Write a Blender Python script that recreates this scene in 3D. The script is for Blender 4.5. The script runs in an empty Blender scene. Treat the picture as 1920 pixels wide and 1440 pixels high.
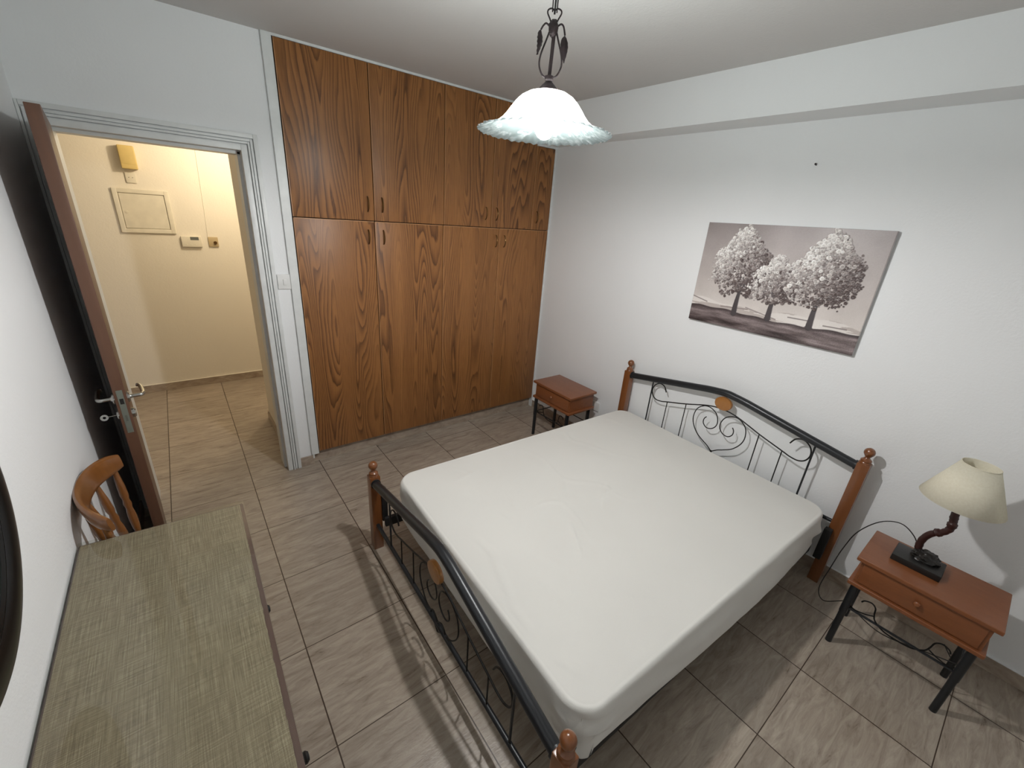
import bpy, bmesh, math, random
import numpy as np
from mathutils import Vector, Matrix, noise
random.seed(7)
C = bpy.context.scene.collection
R = math.radians
PI = math.pi

# ------------------------------------------------------------------ camera, exposure, world
cam_d = bpy.data.cameras.new('camera')
cam_d.sensor_fit = 'HORIZONTAL'; cam_d.sensor_width = 36.0
cam_d.lens = 783.29 / 1920 * 36.0
cam_d.clip_start = 0.02
cam = bpy.data.objects.new('camera', cam_d)
C.objects.link(cam)
cam.location = (0.2888, -2.4140, 1.8469)
cam.rotation_euler = (1.189346, -0.071272, -0.655257)
bpy.context.scene.camera = cam
vs = bpy.context.scene.view_settings
bpy.context.scene.display_settings.display_device = 'sRGB'
vs.view_transform = 'Standard'; vs.look = 'None'; vs.gamma = 1; vs.use_curve_mapping = False
vs.exposure = 0.0
w = bpy.data.worlds.new('world'); bpy.context.scene.world = w; w.use_nodes = True
w.node_tree.nodes['Background'].inputs[0].default_value = (0.02, 0.02, 0.025, 1)
w.node_tree.nodes['Background'].inputs[1].default_value = 0.2
BULB = (1.287, -1.254, 2.118)       # the pendant's bulb lights the bedroom
BULB_STRENGTH = 1560
HALL_LIGHT = (.93, 1.85, 2.38); HALL_POWER = 34

bpy.context.scene.cycles.max_bounces = 10
bpy.context.scene.cycles.diffuse_bounces = 6
bpy.context.scene.cycles.glossy_bounces = 4
bpy.context.scene.cycles.transparent_max_bounces = 12
bpy.context.scene.cycles.sample_clamp_indirect = 6
bpy.context.scene.cycles.blur_glossy = 0.5

XL, XR, H = -0.14, 3.021, 2.658      # left wall, right wall, ceiling
YD = 0.59                            # face of the wall with the door
YW = 0.57                            # face of the wardrobe doors
YB = -3.7                            # wall behind the camera
YH = 2.66                            # far wall of the hall

# ------------------------------------------------------------------ helpers
def lin(c):
    return tuple(((v/255)/12.92 if v/255 <= .04045 else ((v/255+.055)/1.055)**2.4) for v in c) + (1,)

class MB:
    """collects shapes into one bmesh"""
    def __init__(s): s.bm = bmesh.new()
    def box(s, a, b, bev=0, seg=2, mat=None):
        t = bmesh.new()
        bmesh.ops.create_cube(t, size=1)
        for v in t.verts:
            v.co = Vector([(a[i]+b[i])/2 + v.co[i]*(b[i]-a[i]) for i in range(3)])
        if bev: bmesh.ops.bevel(t, geom=t.edges[:], offset=bev, segments=seg, affect='EDGES', profile=.6)
        if mat: t.transform(mat)
        s._add(t); return s
    def _add(s, t):
        me = bpy.data.meshes.new('tmp'); t.to_mesh(me); t.free(); s.bm.from_mesh(me); bpy.data.meshes.remove(me)
    def tube(s, pts, r, seg=12, cap=True, closed=False):
        pts = [Vector(p) for p in pts]; n = len(pts)
        rs = r if isinstance(r, (list, tuple)) else [r]*n
        rings = []; up = None
        for i, p in enumerate(pts):
            if closed: d = pts[(i+1) % n]-pts[i-1]
            else: d = pts[min(i+1, n-1)]-pts[max(i-1, 0)]
            d.normalize()
            if up is None:
                up = Vector((0, 0, 1)) if abs(d.z) < .9 else Vector((1, 0, 0))
            a = d.cross(up)
            if a.length < 1e-5: a = d.cross(Vector((0, 1, 0)))
            a.normalize(); up = a.cross(d).normalized()
            rings.append([s.bm.verts.new(p+(a*math.cos(2*PI*k/seg)+up*math.sin(2*PI*k/seg))*rs[i]) for k in range(seg)])
        m = n if closed else n-1
        for i in range(m):
            A, B = rings[i], rings[(i+1) % n]
            for k in range(seg): s.bm.faces.new((A[k], A[(k+1) % seg], B[(k+1) % seg], B[k]))
        if cap and not closed:
            s.bm.faces.new(rings[0]); s.bm.faces.new(rings[-1][::-1])
        return s
    def lathe(s, prof, c=(0, 0, 0), seg=24, mat=None, capa=True, capb=True, fn=None):
        t = bmesh.new(); rings = []
        for j, (r, z) in enumerate(prof):
            ring = []
            for k in range(seg):
                a = 2*PI*k/seg
                rr, zz = (r, z) if fn is None else fn(r, z, a, j)
                ring.append(t.verts.new((c[0]+rr*math.cos(a), c[1]+rr*math.sin(a), c[2]+zz)))
            rings.append(ring)
        for i in range(len(prof)-1):
            A, B = rings[i], rings[i+1]
            for k in range(seg): t.faces.new((A[k], A[(k+1) % seg], B[(k+1) % seg], B[k]))
        if capa: t.faces.new(rings[0][::-1])
        if capb: t.faces.new(rings[-1])
        if mat: t.transform(mat)
        s._add(t); return s
    def poly(s, pts, z0, z1, bev=0):
        t = bmesh.new()
        A = [t.verts.new((p[0], p[1], z0)) for p in pts]; B = [t.verts.new((p[0], p[1], z1)) for p in pts]
        t.faces.new(A[::-1]); t.faces.new(B)
        for i in range(len(pts)): t.faces.new((A[i], A[(i+1) % len(pts)], B[(i+1) % len(pts)], B[i]))
        if bev: bmesh.ops.bevel(t, geom=t.edges[:], offset=bev, segments=2, affect='EDGES')
        s._add(t); return s
    def build(s, name, m, parent=None, local=False, smooth=35, origin=None):
        bmesh.ops.recalc_face_normals(s.bm, faces=s.bm.faces)
        me = bpy.data.meshes.new(name)
        off = Vector((0, 0, 0))
        if parent is not None and not local:
            p = parent
            while p is not None: off += p.location; p = p.parent
        if origin is not None: off = Vector(origin)
        if off.length: s.bm.transform(Matrix.Translation(-off))
        s.bm.to_mesh(me); s.bm.free()
        me.materials.append(m)
        if smooth:
            for f in me.polygons: f.use_smooth = True
            me.set_sharp_from_angle(angle=R(smooth))
        o = bpy.data.objects.new(name, me); C.objects.link(o)
        if parent is not None: o.parent = parent
        if origin is not None: o.location = off
        return o

def tag(o, label=None, cat=None, group=None, kind=None):
    if label: o['label'] = label
    if cat: o['category'] = cat
    if group: o['group'] = group
    if kind: o['kind'] = kind
    return o
def thing(name, loc, label, cat, rz=0, group=None, kind=None):
    o = bpy.data.objects.new(name, None); C.objects.link(o)
    o.empty_display_size = .1
    o.location = loc; o.rotation_euler = (0, 0, rz)
    return tag(o, label, cat, group, kind)
def copy_tree(o, parent=None):
    c = o.copy(); C.objects.link(c)
    if parent is not None: c.parent = parent
    for ch in list(o.children): copy_tree(ch, c)
    return c
def smoothpath(P, n=8, closed=False):
    P = [Vector(p) for p in P]; out = []; N = len(P)
    for i in range(N if closed else N-1):
        p0 = P[(i-1) % N] if closed else P[max(i-1, 0)]
        p1 = P[i]; p2 = P[(i+1) % N]
        p3 = P[(i+2) % N] if closed else P[min(i+2, N-1)]
        for k in range(n):
            t = k/n
            out.append(.5*((2*p1)+(p2-p0)*t+(2*p0-5*p1+4*p2-p3)*t*t+(3*p1-p0-3*p2+p3)*t**3))
    if not closed: out.append(P[-1])
    return out

# ------------------------------------------------------------------ materials
class NT:
    def __init__(s, name):
        s.m = bpy.data.materials.new(name); s.m.use_nodes = True
        s.t = s.m.node_tree; s.b = s.t.nodes['Principled BSDF']; s.out = s.t.nodes['Material Output']
    def n(s, ty, **kw):
        x = s.t.nodes.new(ty)
        for k, v in kw.items():
            if k.startswith('i_'):
                key = k[2:]; x.inputs[int(key) if key.isdigit() else key].default_value = v
            else: setattr(x, k, v)
        return x
    def l(s, a, b): s.t.links.new(a, b)
    def co(s, scale=(1, 1, 1), rand=0):
        tc = s.n('ShaderNodeTexCoord'); mp = s.n('ShaderNodeMapping'); mp.inputs['Scale'].default_value = scale
        s.l(tc.outputs['Object'], mp.inputs['Vector'])
        if rand:
            oi = s.n('ShaderNodeObjectInfo'); mu = s.n('ShaderNodeMath', operation='MULTIPLY'); mu.inputs[1].default_value = rand
            s.l(oi.outputs['Random'], mu.inputs[0])
            cb = s.n('ShaderNodeCombineXYZ'); s.l(mu.outputs[0], cb.inputs[0]); s.l(mu.outputs[0], cb.inputs[1])
            s.l(cb.outputs[0], mp.inputs['Location'])
        return mp.outputs['Vector']
    def noise(s, v, scale, detail=4, rough=.5, dist=0):
        x = s.n('ShaderNodeTexNoise'); x.inputs['Scale'].default_value = scale; x.inputs['Detail'].default_value = detail
        x.inputs['Roughness'].default_value = rough; x.inputs['Distortion'].default_value = dist
        s.l(v, x.inputs['Vector']); return x.outputs['Fac']
    def ramp(s, f, stops, interp='LINEAR'):
        x = s.n('ShaderNodeValToRGB'); x.color_ramp.interpolation = interp
        e = x.color_ramp.elements
        while len(e) < len(stops): e.new(.5)
        for i, (p, c) in enumerate(stops): e[i].position = p; e[i].color = lin(c) if len(c) == 3 else c
        s.l(f, x.inputs[0]); return x.outputs[0]
    def math(s, op, a, b=None):
        x = s.n('ShaderNodeMath', operation=op)
        for i, v in enumerate((a, b)):
            if v is None: continue
            if isinstance(v, (int, float)): x.inputs[i].default_value = v
            else: s.l(v, x.inputs[i])
        return x.outputs[0]
    def mix(s, f, a, b, mode='MIX'):
        x = s.n('ShaderNodeMix', data_type='RGBA', blend_type=mode)
        for i, v in ((0, f), (6, a), (7, b)):
            if isinstance(v, (int, float)): x.inputs[i].default_value = v
            elif isinstance(v, tuple): x.inputs[i].default_value = v
            else: s.l(v, x.inputs[i])
        return x.outputs[2]
    def bump(s, h, strength=.2, dist=.01):
        x = s.n('ShaderNodeBump'); x.inputs['Strength'].default_value = strength; x.inputs['Distance'].default_value = dist
        s.l(h, x.inputs['Height']); s.l(x.outputs[0], s.b.inputs['Normal']); return x
    def set(s, **kw):
        for k, v in kw.items():
            k = k.replace('_', ' ')
            if isinstance(v, (int, float, tuple)): s.b.inputs[k].default_value = v
            else: s.l(v, s.b.inputs[k])
        return s

def plain(name, col, rough=.5, metal=0, bump=0, bscale=200, var=0, coat=0, spec=.5):
    t = NT(name); v = t.co()
    c1 = lin(col); c2 = lin(tuple(max(0, x*(1-.12-var)) for x in col))
    f = t.noise(v, 14 if not var else 5, 4)
    t.set(Base_Color=t.mix(f, c1, c2), Roughness=rough, Metallic=metal, Coat_Weight=coat)
    t.b.inputs['Specular IOR Level'].default_value = spec
    if bump: t.bump(t.noise(v, bscale, 3), bump, .002)
    return t.m

def wall_mat(name, col, bs=.25):
    t = NT(name); v = t.co()
    big = t.noise(v, 1.3, 3)
    t.set(Base_Color=t.mix(big, lin(col), lin(tuple(x*.975 for x in col))), Roughness=.75)
    t.b.inputs['Specular IOR Level'].default_value = .25
    h = t.math('ADD', t.noise(v, 90, 4, .6), t.math('MULTIPLY', t.noise(v, 9, 3), 1.5))
    t.bump(h, bs, .004)
    return t.m
M_wall = wall_mat('white_wall_paint', (232, 234, 235))
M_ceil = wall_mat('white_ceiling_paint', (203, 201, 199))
M_hall = wall_mat('hall_wall_paint', (232, 226, 214))

def veneer(name, light, mid, dark):
    """flat cut veneer: nested cathedral figures drawn out along z"""
    t = NT(name)
    nz = t.noise(t.co((4.4, 1, .46), rand=37), 1.0, 1.4, .5, .10)
    wob = t.noise(t.co((30, 1, 5), rand=19), 1.0, 3, .6)
    rings = t.math('ADD', t.math('MULTIPLY', nz, 40.0), t.math('MULTIPLY', wob, .55))
    fr = t.math('FRACT', rings)
    band = t.ramp(fr, [(0, (0, 0, 0, 1)), (.10, (1, 1, 1, 1)), (.34, (.55, .55, .55, 1)), (.75, (.08, .08, .08, 1)), (1, (0, 0, 0, 1))])
    zone = t.ramp(t.noise(t.co((5, 1, .3), rand=29), 1.0, 2), [(.36, (.25, .25, .25, 1)), (.58, (1, 1, 1, 1))])
    fib = t.noise(t.co((230, 100, 7.0), rand=11), 1.0, 4, .6)
    pores = t.ramp(t.noise(t.co((420, 100, 9.0), rand=13), 1.0, 2, .5), [(.40, (1, 1, 1, 1)), (.52, (0, 0, 0, 1))])
    tone = t.noise(t.co((9, 4, .2), rand=23), 1.0, 2)
    edge = t.math('MULTIPLY', t.math('MULTIPLY', band, zone), t.math('ADD', t.math('MULTIPLY', fib, 1.0), .35))
    base = t.mix(tone, lin(mid), lin(light))
    c = t.mix(t.math('MULTIPLY', edge, .98), base, lin(dark))
    c = t.mix(t.math('MULTIPLY', t.math('MULTIPLY', pores, fib), .42), c, lin(dark))
    t.set(Base_Color=c, Roughness=.42)
    t.b.inputs['Specular IOR Level'].default_value = .4
    t.bump(fib, .05, .001)
    return t.m
M_ward = veneer('wardrobe_oak_veneer', (159, 109, 62), (141, 94, 51), (72, 41, 20))

def wood(name, a, b, scale=(12, 12, 1.5), rough=.35, coat=.3, rand=5):
    t = NT(name); v = t.co(scale, rand=rand)
    f = t.noise(v, 2.0, 5, .6, .6)
    g = t.noise(t.co(tuple(x*6 for x in scale), rand=rand), 2, 3)
    t.set(Base_Color=t.mix(t.math('MULTIPLY', g, .35), t.mix(f, lin(a), lin(b)), lin(tuple(x*.6 for x in b))), Roughness=rough, Coat_Weight=coat, Coat_Roughness=.15)
    return t.m
M_night = wood('mahogany_stain', (150, 92, 55), (122, 69, 36), (10, 1.6, 10), .38)
M_post = wood('bed_post_wood', (138, 84, 42), (110, 61, 28), (10, 10, 1.2), .28, .5)
M_chair = wood('chair_pine', (142, 92, 44), (118, 70, 30), (6, 6, 2), .28, .5)
M_door = wood('door_brown_lacquer', (112, 79, 60), (90, 61, 46), (8, 8, .8), .42, .1)
M_medal = wood('medallion_wood', (172, 118, 56), (150, 94, 40), (16, 6, 16), .3, .4)
M_table = wood('dark_table_wood', (118, 92, 86), (98, 74, 68), (10, 2, 10), .35, .2)
M_tablebody = wood('table_body_wood', (110, 74, 52), (88, 56, 38), (10, 10, 2), .4, .2)
M_black = plain('charcoal_metal', (42, 44, 47), .33, .3, bump=.05)
M_wire = plain('black_wire_metal', (24, 22, 21), .4, .4)
M_bronze = plain('bronze_handle', (120, 88, 52), .32, .85)
M_chrome = plain('chrome', (205, 205, 200), .18, 1)
M_plate = plain('brushed_steel_plate', (150, 156, 146), .45, .7)
M_trim = plain('white_gloss_trim', (226, 229, 228), .4)
M_plastic = plain('white_plastic', (235, 236, 234), .3)
M_cream = plain('cream_plastic', (236, 230, 214), .3)
M_beige = plain('beige_plastic', (196, 176, 138), .45)
M_yellow = plain('aged_yellow_plastic', (222, 196, 128), .45)
M_lcd = plain('grey_lcd', (110, 112, 104), .2)
M_dark = plain('dark_slot', (22, 20, 18), .6)
M_stone = plain('black_stone_base', (34, 33, 32), .35, bump=.2, bscale=90, var=.3)
M_root = plain('dark_root_wood', (66, 30, 26), .4, bump=.6, bscale=60, var=.4)
M_carved = plain('black_carved_wood', (32, 28, 25), .35, bump=.8, bscale=45, var=.4)
M_iron = plain('dark_wrought_iron', (52, 42, 44), .5, .5, bump=.5, bscale=150, var=.3)
M_cable = plain('black_cable', (18, 17, 17), .45)
M_frame = plain('black_mirror_frame', (10, 11, 11), .28)
M_slat = plain('dark_bed_base', (26, 25, 25), .6)
M_spec = plain('dark_speck', (45, 45, 45), .6)

def cloth(name, col, rough=.85, bs=.12):
    t = NT(name); v = t.co()
    f = t.noise(v, 3, 3)
    t.set(Base_Color=t.mix(f, lin(col), lin(tuple(x*.97 for x in col))), Roughness=rough, Sheen_Weight=.15)
    t.b.inputs['Specular IOR Level'].default_value = .2
    wv = t.noise(v, 420, 2)
    t.bump(t.math('ADD', wv, t.math('MULTIPLY', t.noise(v, 18, 3), 1.2)), bs, .003)
    return t.m
M_sheet = cloth('white_sheet', (226, 225, 220))

def tile_mat():
    t = NT('travertine_tiles'); tc = t.n('ShaderNodeTexCoord')
    sep = t.n('ShaderNodeSeparateXYZ'); t.l(tc.outputs['Object'], sep.inputs[0])
    tx = t.math('DIVIDE', sep.outputs[0], .45); ty = t.math('DIVIDE', sep.outputs[1], .4555)
    def edge(x, wdt):
        fr = t.math('FRACT', t.math('ADD', x, 100.5))
        d = t.math('ABSOLUTE', t.math('SUBTRACT', fr, .5))
        return t.math('LESS_THAN', d, wdt)
    gx = edge(tx, .0055); gy = edge(ty, .0040)
    g = t.math('MAXIMUM', gx, gy)
    cx = t.math('ROUND', t.math('ADD', tx, 99.5)); cy = t.math('ROUND', t.math('ADD', ty, 99.5))
    cb = t.n('ShaderNodeCombineXYZ'); t.l(cx, cb.inputs[0]); t.l(cy, cb.inputs[1])
    wn = t.n('ShaderNodeTexWhiteNoise', noise_dimensions='2D'); t.l(cb.outputs[0], wn.inputs['Vector'])
    off = t.n('ShaderNodeVectorMath', operation='SCALE'); t.l(wn.outputs['Color'], off.inputs[0]); off.inputs['Scale'].default_value = 20
    ad = t.n('ShaderNodeVectorMath', operation='ADD'); t.l(tc.outputs['Object'], ad.inputs[0]); t.l(off.outputs[0], ad.inputs[1])
    def mp(sc):
        m = t.n('ShaderNodeMapping'); m.inputs['Scale'].default_value = sc; m.inputs['Rotation'].default_value = (0, 0, R(-5)); t.l(ad.outputs[0], m.inputs[0]); return m.outputs[0]
    streak = t.noise(mp((6, 34, 1)), 1, 7, .70, .9)
    cloud = t.noise(mp((2.2, 6, 1)), 1, 4, .6, .8)
    col = t.ramp(streak, [(.30, (124, 111, 98)), (.44, (157, 144, 130)), (.58, (177, 165, 150)), (.74, (193, 183, 169))])
    col = t.mix(t.math('MULTIPLY', cloud, .55), col, lin((142, 130, 117)))
    hsv = t.n('ShaderNodeHueSaturation'); t.l(col, hsv.inputs['Color'])
    t.l(t.math('ADD', t.math('MULTIPLY', wn.outputs['Value'], .14), .93), hsv.inputs['Value'])
    c = t.mix(g, hsv.outputs[0], lin((62, 46, 32)))
    t.set(Base_Color=c, Roughness=t.math('ADD', t.math('MULTIPLY', streak, .22), .20))
    t.b.inputs['Specular IOR Level'].default_value = .5
    h = t.math('SUBTRACT', t.math('ADD', t.math('MULTIPLY', streak, .5), t.math('MULTIPLY', t.noise(mp((60, 190, 1)), 1, 3), .35)), t.math('MULTIPLY', g, 1.2))
    t.bump(h, .5, .003)
    return t.m
M_tile = tile_mat()
def skirt_mat():
    t = NT('skirting_tile'); v = t.co((6, 6, 14))
    f = t.noise(v, 1.5, 5, .6, .8)
    t.set(Base_Color=t.ramp(f, [(.3, (142, 126, 112)), (.7, (182, 168, 152))]), Roughness=.4)
    return t.m
M_skirt = skirt_mat()

def burlap():
    t = NT('burlap'); tc = t.n('ShaderNodeTexCoord')
    sep = t.n('ShaderNodeSeparateXYZ'); t.l(tc.outputs['Object'], sep.inputs[0])
    nz = t.noise(tc.outputs['Object'], 9, 3)
    jit = t.math('MULTIPLY', t.math('SUBTRACT', nz, .5), 4.0)
    wx = t.math('SINE', t.math('ADD', t.math('MULTIPLY', sep.outputs[0], 2*PI*330), jit))
    wy = t.math('SINE', t.math('ADD', t.math('MULTIPLY', sep.outputs[1], 2*PI*270), jit))
    weave = t.math('MULTIPLY', t.math('ADD', t.math('MULTIPLY', wx, wy), 1.0), .5)
    def mp(sc):
        m = t.n('ShaderNodeMapping'); m.inputs['Scale'].default_value = sc; t.l(tc.outputs['Object'], m.inputs[0]); return m.outputs[0]
    lx = t.noise(mp((360, 9, 1)), 1, 4, .7); ly = t.noise(mp((9, 300, 1)), 1, 4, .7)
    th = t.math('ADD', t.math('MULTIPLY', lx, .55), t.math('MULTIPLY', ly, .45))
    blot = t.noise(mp((3, 3, 1)), 1, 3)
    f = t.math('ADD', t.math('MULTIPLY', th, .85), t.math('MULTIPLY', weave, .16))
    c = t.ramp(f, [(.36, (104, 91, 76)), (.5, (145, 130, 110)), (.66, (194, 181, 157))])
    c = t.mix(t.math('MULTIPLY', blot, .4), c, lin((130, 116, 99)))
    t.set(Base_Color=c, Roughness=.9); t.b.inputs['Specular IOR Level'].default_value = .15
    t.bump(t.math('ADD', weave, th), .5, .001)
    return t.m
M_burlap = burlap()

def clear_glass(name, tint=(248, 250, 248)):
    t = NT(name); t.t.nodes.remove(t.b)
    tr = t.n('ShaderNodeBsdfTransparent'); tr.inputs[0].default_value = lin(tint)
    gl = t.n('ShaderNodeBsdfGlossy'); gl.inputs['Roughness'].default_value = .015
    fr = t.n('ShaderNodeFresnel'); fr.inputs['IOR'].default_value = 1.5
    tc = t.n('ShaderNodeTexCoord'); nz = t.n('ShaderNodeTexNoise'); nz.inputs['Scale'].default_value = 3; t.l(tc.outputs['Object'], nz.inputs['Vector'])
    bp = t.n('ShaderNodeBump'); bp.inputs['Strength'].default_value = .01; t.l(nz.outputs[0], bp.inputs['Height']); t.l(bp.outputs[0], gl.inputs['Normal'])
    ge = t.n('ShaderNodeNewGeometry')
    mx = t.n('ShaderNodeMixShader'); t.l(t.math('MULTIPLY', fr.outputs[0], t.math('SUBTRACT', 1.0, ge.outputs['Backfacing'])), mx.inputs[0]); t.l(tr.outputs[0], mx.inputs[1]); t.l(gl.outputs[0], mx.inputs[2])
    t.l(mx.outputs[0], t.out.inputs[0]); return t.m
M_glass = clear_glass('table_glass')

def alabaster():
    """satin white glass at the top, clearer patterned glass towards the rim"""
    t = NT('alabaster_glass'); t.t.nodes.remove(t.b)
    tc = t.n('ShaderNodeTexCoord'); v = tc.outputs['Object']
    sep = t.n('ShaderNodeSeparateXYZ'); t.l(v, sep.inputs[0])
    mr = t.n('ShaderNodeMapRange'); t.l(sep.outputs[2], mr.inputs[0])
    zr0 = 2.0975-H
    mr.inputs[1].default_value = zr0+.012; mr.inputs[2].default_value = zr0+.05
    n1 = t.noise(v, 13, 4, .6, 2.2)
    vein = t.ramp(n1, [(.46, (50, 58, 58)), (.495, (98, 103, 102)), (.53, (50, 58, 58))])
    n2 = t.noise(v, 60, 3)
    cin = t.mix(t.math('MULTIPLY', n2, .5), vein, lin((66, 72, 72)))
    cout = t.mix(mr.outputs[0], lin((150, 156, 156)), lin((238, 240, 240)))
    df = t.n('ShaderNodeBsdfDiffuse'); t.l(cin, df.inputs[0])
    tl = t.n('ShaderNodeBsdfTranslucent'); t.l(cout, tl.inputs[0])
    tr = t.n('ShaderNodeBsdfTransparent'); tr.inputs[0].default_value = lin((236, 246, 246))
    gl = t.n('ShaderNodeBsdfGlossy'); gl.inputs['Roughness'].default_value = .12
    m1 = t.n('ShaderNodeMixShader'); m1.inputs[0].default_value = .5; t.l(df.outputs[0], m1.inputs[1]); t.l(tl.outputs[0], m1.inputs[2])
    m2 = t.n('ShaderNodeMixShader'); t.l(t.math('ADD', t.math('MULTIPLY', mr.outputs[0], .26), .20), m2.inputs[0]); t.l(m1.outputs[0], m2.inputs[1]); t.l(tr.outputs[0], m2.inputs[2])
    m3 = t.n('ShaderNodeMixShader'); m3.inputs[0].default_value = .02; t.l(m2.outputs[0], m3.inputs[1]); t.l(gl.outputs[0], m3.inputs[2])
    t.l(m3.outputs[0], t.out.inputs[0]); return t.m
M_alab = alabaster()

def shade_cloth():
    t = NT('cream_shade_fabric'); t.t.nodes.remove(t.b)
    v = t.co((1, 1, 1)); f = t.noise(v, 120, 3)
    c = t.ramp(f, [(.3, (234, 229, 210)), (.7, (240, 236, 219))])
    df = t.n('ShaderNodeBsdfDiffuse'); t.l(c, df.inputs[0])
    tl = t.n('ShaderNodeBsdfTranslucent'); t.l(c, tl.inputs[0])
    m1 = t.n('ShaderNodeMixShader'); m1.inputs[0].default_value = .25; t.l(df.outputs[0], m1.inputs[1]); t.l(tl.outputs[0], m1.inputs[2])
    t.l(m1.outputs[0], t.out.inputs[0]); return t.m
M_shade = shade_cloth()

def emit(name, col, strength):
    t = NT(name); t.set(Base_Color=(1, 1, 1, 1), Emission_Color=col, Emission_Strength=strength, Roughness=.3); return t.m
M_bulb = emit('lit_bulb', (1.0, .985, .972, 1), BULB_STRENGTH)

def mirror_mat():
    t = NT('mirror_glass'); f = t.noise(t.co(), 3, 2)
    t.set(Base_Color=t.mix(f, lin((215, 222, 220)), lin((205, 214, 212))), Metallic=1.0, Roughness=.02); return t.m
M_mirror = mirror_mat()

# ------------------------------------------------------------------ room shell
def struct(o, label=None): return tag(o, label, None, None, 'structure')
T = .12
struct(MB().box((-1.7, YB-.1, -.06), (XR+.3, YH+.1, 0)).build('floor', M_tile, smooth=0), 'beige travertine look tiled floor running into the hall')
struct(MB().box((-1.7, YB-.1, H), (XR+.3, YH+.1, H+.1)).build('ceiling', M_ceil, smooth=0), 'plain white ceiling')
struct(MB().box((XL-T, YB, 0), (XL, YD, H)).build('wall_left', M_wall, smooth=0), 'white wall behind the open door and round mirror')
struct(MB().box((XR, YB, 0), (XR+T, YW+.6, H)).build('wall_right', M_wall, smooth=0), 'white wall behind the bed')
struct(MB().box((XL-T, YB-T, 0), (XR+T, YB, H)).build('wall_behind', M_wall, smooth=0), 'white wall behind the camera')
# wall with the door opening
ox0, ox1, oz = -.075, .690, 2.09
wd = MB()
wd.box((XL-T, YD, 0), (ox0, YD+.13, H)); wd.box((ox1, YD, 0), (.862, YD+.13, H)); wd.box((ox0, YD, oz), (ox1, YD+.13, H))
struct(wd.build('wall_door', M_wall, smooth=0), 'white wall around the doorway')
# recess and partition round the wardrobe, seen from the hall
wp = MB()
wp.box((.722, YD+.13, 0), (.86, 1.54, H)); wp.box((.86, 1.44, 0), (XR+T, 1.54, H))
struct(wp.build('wall_partition', M_hall, smooth=0), 'hall side of the wardrobe partition')
struct(MB().box((-1.6, YH, 0), (XR+T, YH+.1, H)).build('wall_hall', M_hall, smooth=0), 'cream lit wall of the hall seen through the doorway')
hs = MB(); hs.box((-1.7, YD+.13, 0), (-1.6, YH+.1, H)); hs.box((XR+.02, 1.54, 0), (XR+T, YH+.1, H)); hs.box((-1.6, YD, 0), (XL-T, YD+.13, H))
struct(hs.build('wall_hall_ends', M_hall, smooth=0), 'end walls of the hall')
# beam along the right wall
struct(MB().box((XR-.21, YB, 2.415), (XR, YW+.02, H)).build('trim_beam', M_wall, smooth=0), 'white boxed beam under the ceiling along the right wall')
# skirtings
def skirt(name, a, b, label):
    o = MB().box(a, b, .002, 1).build(name, M_skirt, smooth=0); struct(o, label)
skirt('baseboard_right', (XR-.011, YB, 0), (XR, YW, .075), 'tile skirting below the right wall')
skirt('baseboard_left', (XL, YB, 0), (XL+.011, YD, .075), 'tile skirting below the left wall')
skirt('baseboard_door', (.748, YD-.011, 0), (.862, YD, .075), 'short tile skirting between doorway and wardrobe')
skirt('baseboard_hall', (-1.6, YH-.011, 0), (XR, YH, .072), 'tile skirting along the hall wall')
skirt('baseboard_partition', (.711, YD+.17, 0), (.722, 1.55, .072), 'tile skirting on the hall side partition')
skirt('baseboard_wardrobe', (.862, .612, 0), (XR, .625, .098), 'tile plinth under the wardrobe doors')

struct(MB().box((XR-.013, YB, .075), (XR, YW, .079)).build('trim_skirting_right', M_wall, smooth=0), 'white filler line on top of the right skirting')
struct(MB().box((-1.6, YH-.013, .072), (XR, YH, .076)).build('trim_skirting_hall', M_hall, smooth=0), 'white filler line on top of the hall skirting')
# door frame: lining with a stop, and a moulded architrave
fr = MB()
fr.box((.668, YD+.052, 0), (ox1, YD+.17, 2.073)); fr.box((.683, YD-.002, 0), (ox1+.004, YD+.06, 2.088))
fr.box((ox0, YD+.052, 0), (-.053, YD+.17, 2.073)); fr.box((ox0-.004, YD-.002, 0), (-.070, YD+.06, 2.088))
fr.box((ox0, YD+.052, 2.062), (ox1, YD+.17, oz)); fr.box((ox0, YD-.002, 2.078), (ox1, YD+.06, oz))
def arch(x0, x1, z1, w, y0, y1):
    # inverted U; x0,x1 outer inner-edges, w band width
    fr.box((x1, y0, 0), (x1+w, y1, z1+w), .0025, 2)
    fr.box((max(x0-w, XL+.001), y0, 0), (x0, y1, z1+w), .0025, 2)
    fr.box((x0, y0, z1), (x1, y1, z1+w), .0025, 2)
arch(-.068, .683, 2.078, .030, YD-.014, YD)
arch(-.100, .717, 2.112, .010, YD-.019, YD)
arch(-.112, .731, 2.126, .012, YD-.013, YD)
arch(-.128, .747, 2.142, .022, YD-.017, YD)
struct(fr.build('trim_door_frame', M_trim), 'white moulded door frame round the doorway')
# white strip between wall and wardrobe, header and side strips
tw = MB()
tw.box((.848, YW+.003, .082), (.899, YD+.03, H), .002, 1)
tw.box((.856, YD-.012, .05), (.866, YD+.03, H))
tw.box((3.003, YW+.003, 0), (XR, YD+.05, 2.415))
tw.box((.897, YW+.004, 2.645), (XR-.2, YD+.05, H)); tw.box((2.80, YW-.002, 2.398), (XR, YD+.05, 2.46))
struct(tw.build('trim_wardrobe_surround', M_trim), 'white strips framing the fitted wardrobe')

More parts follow.
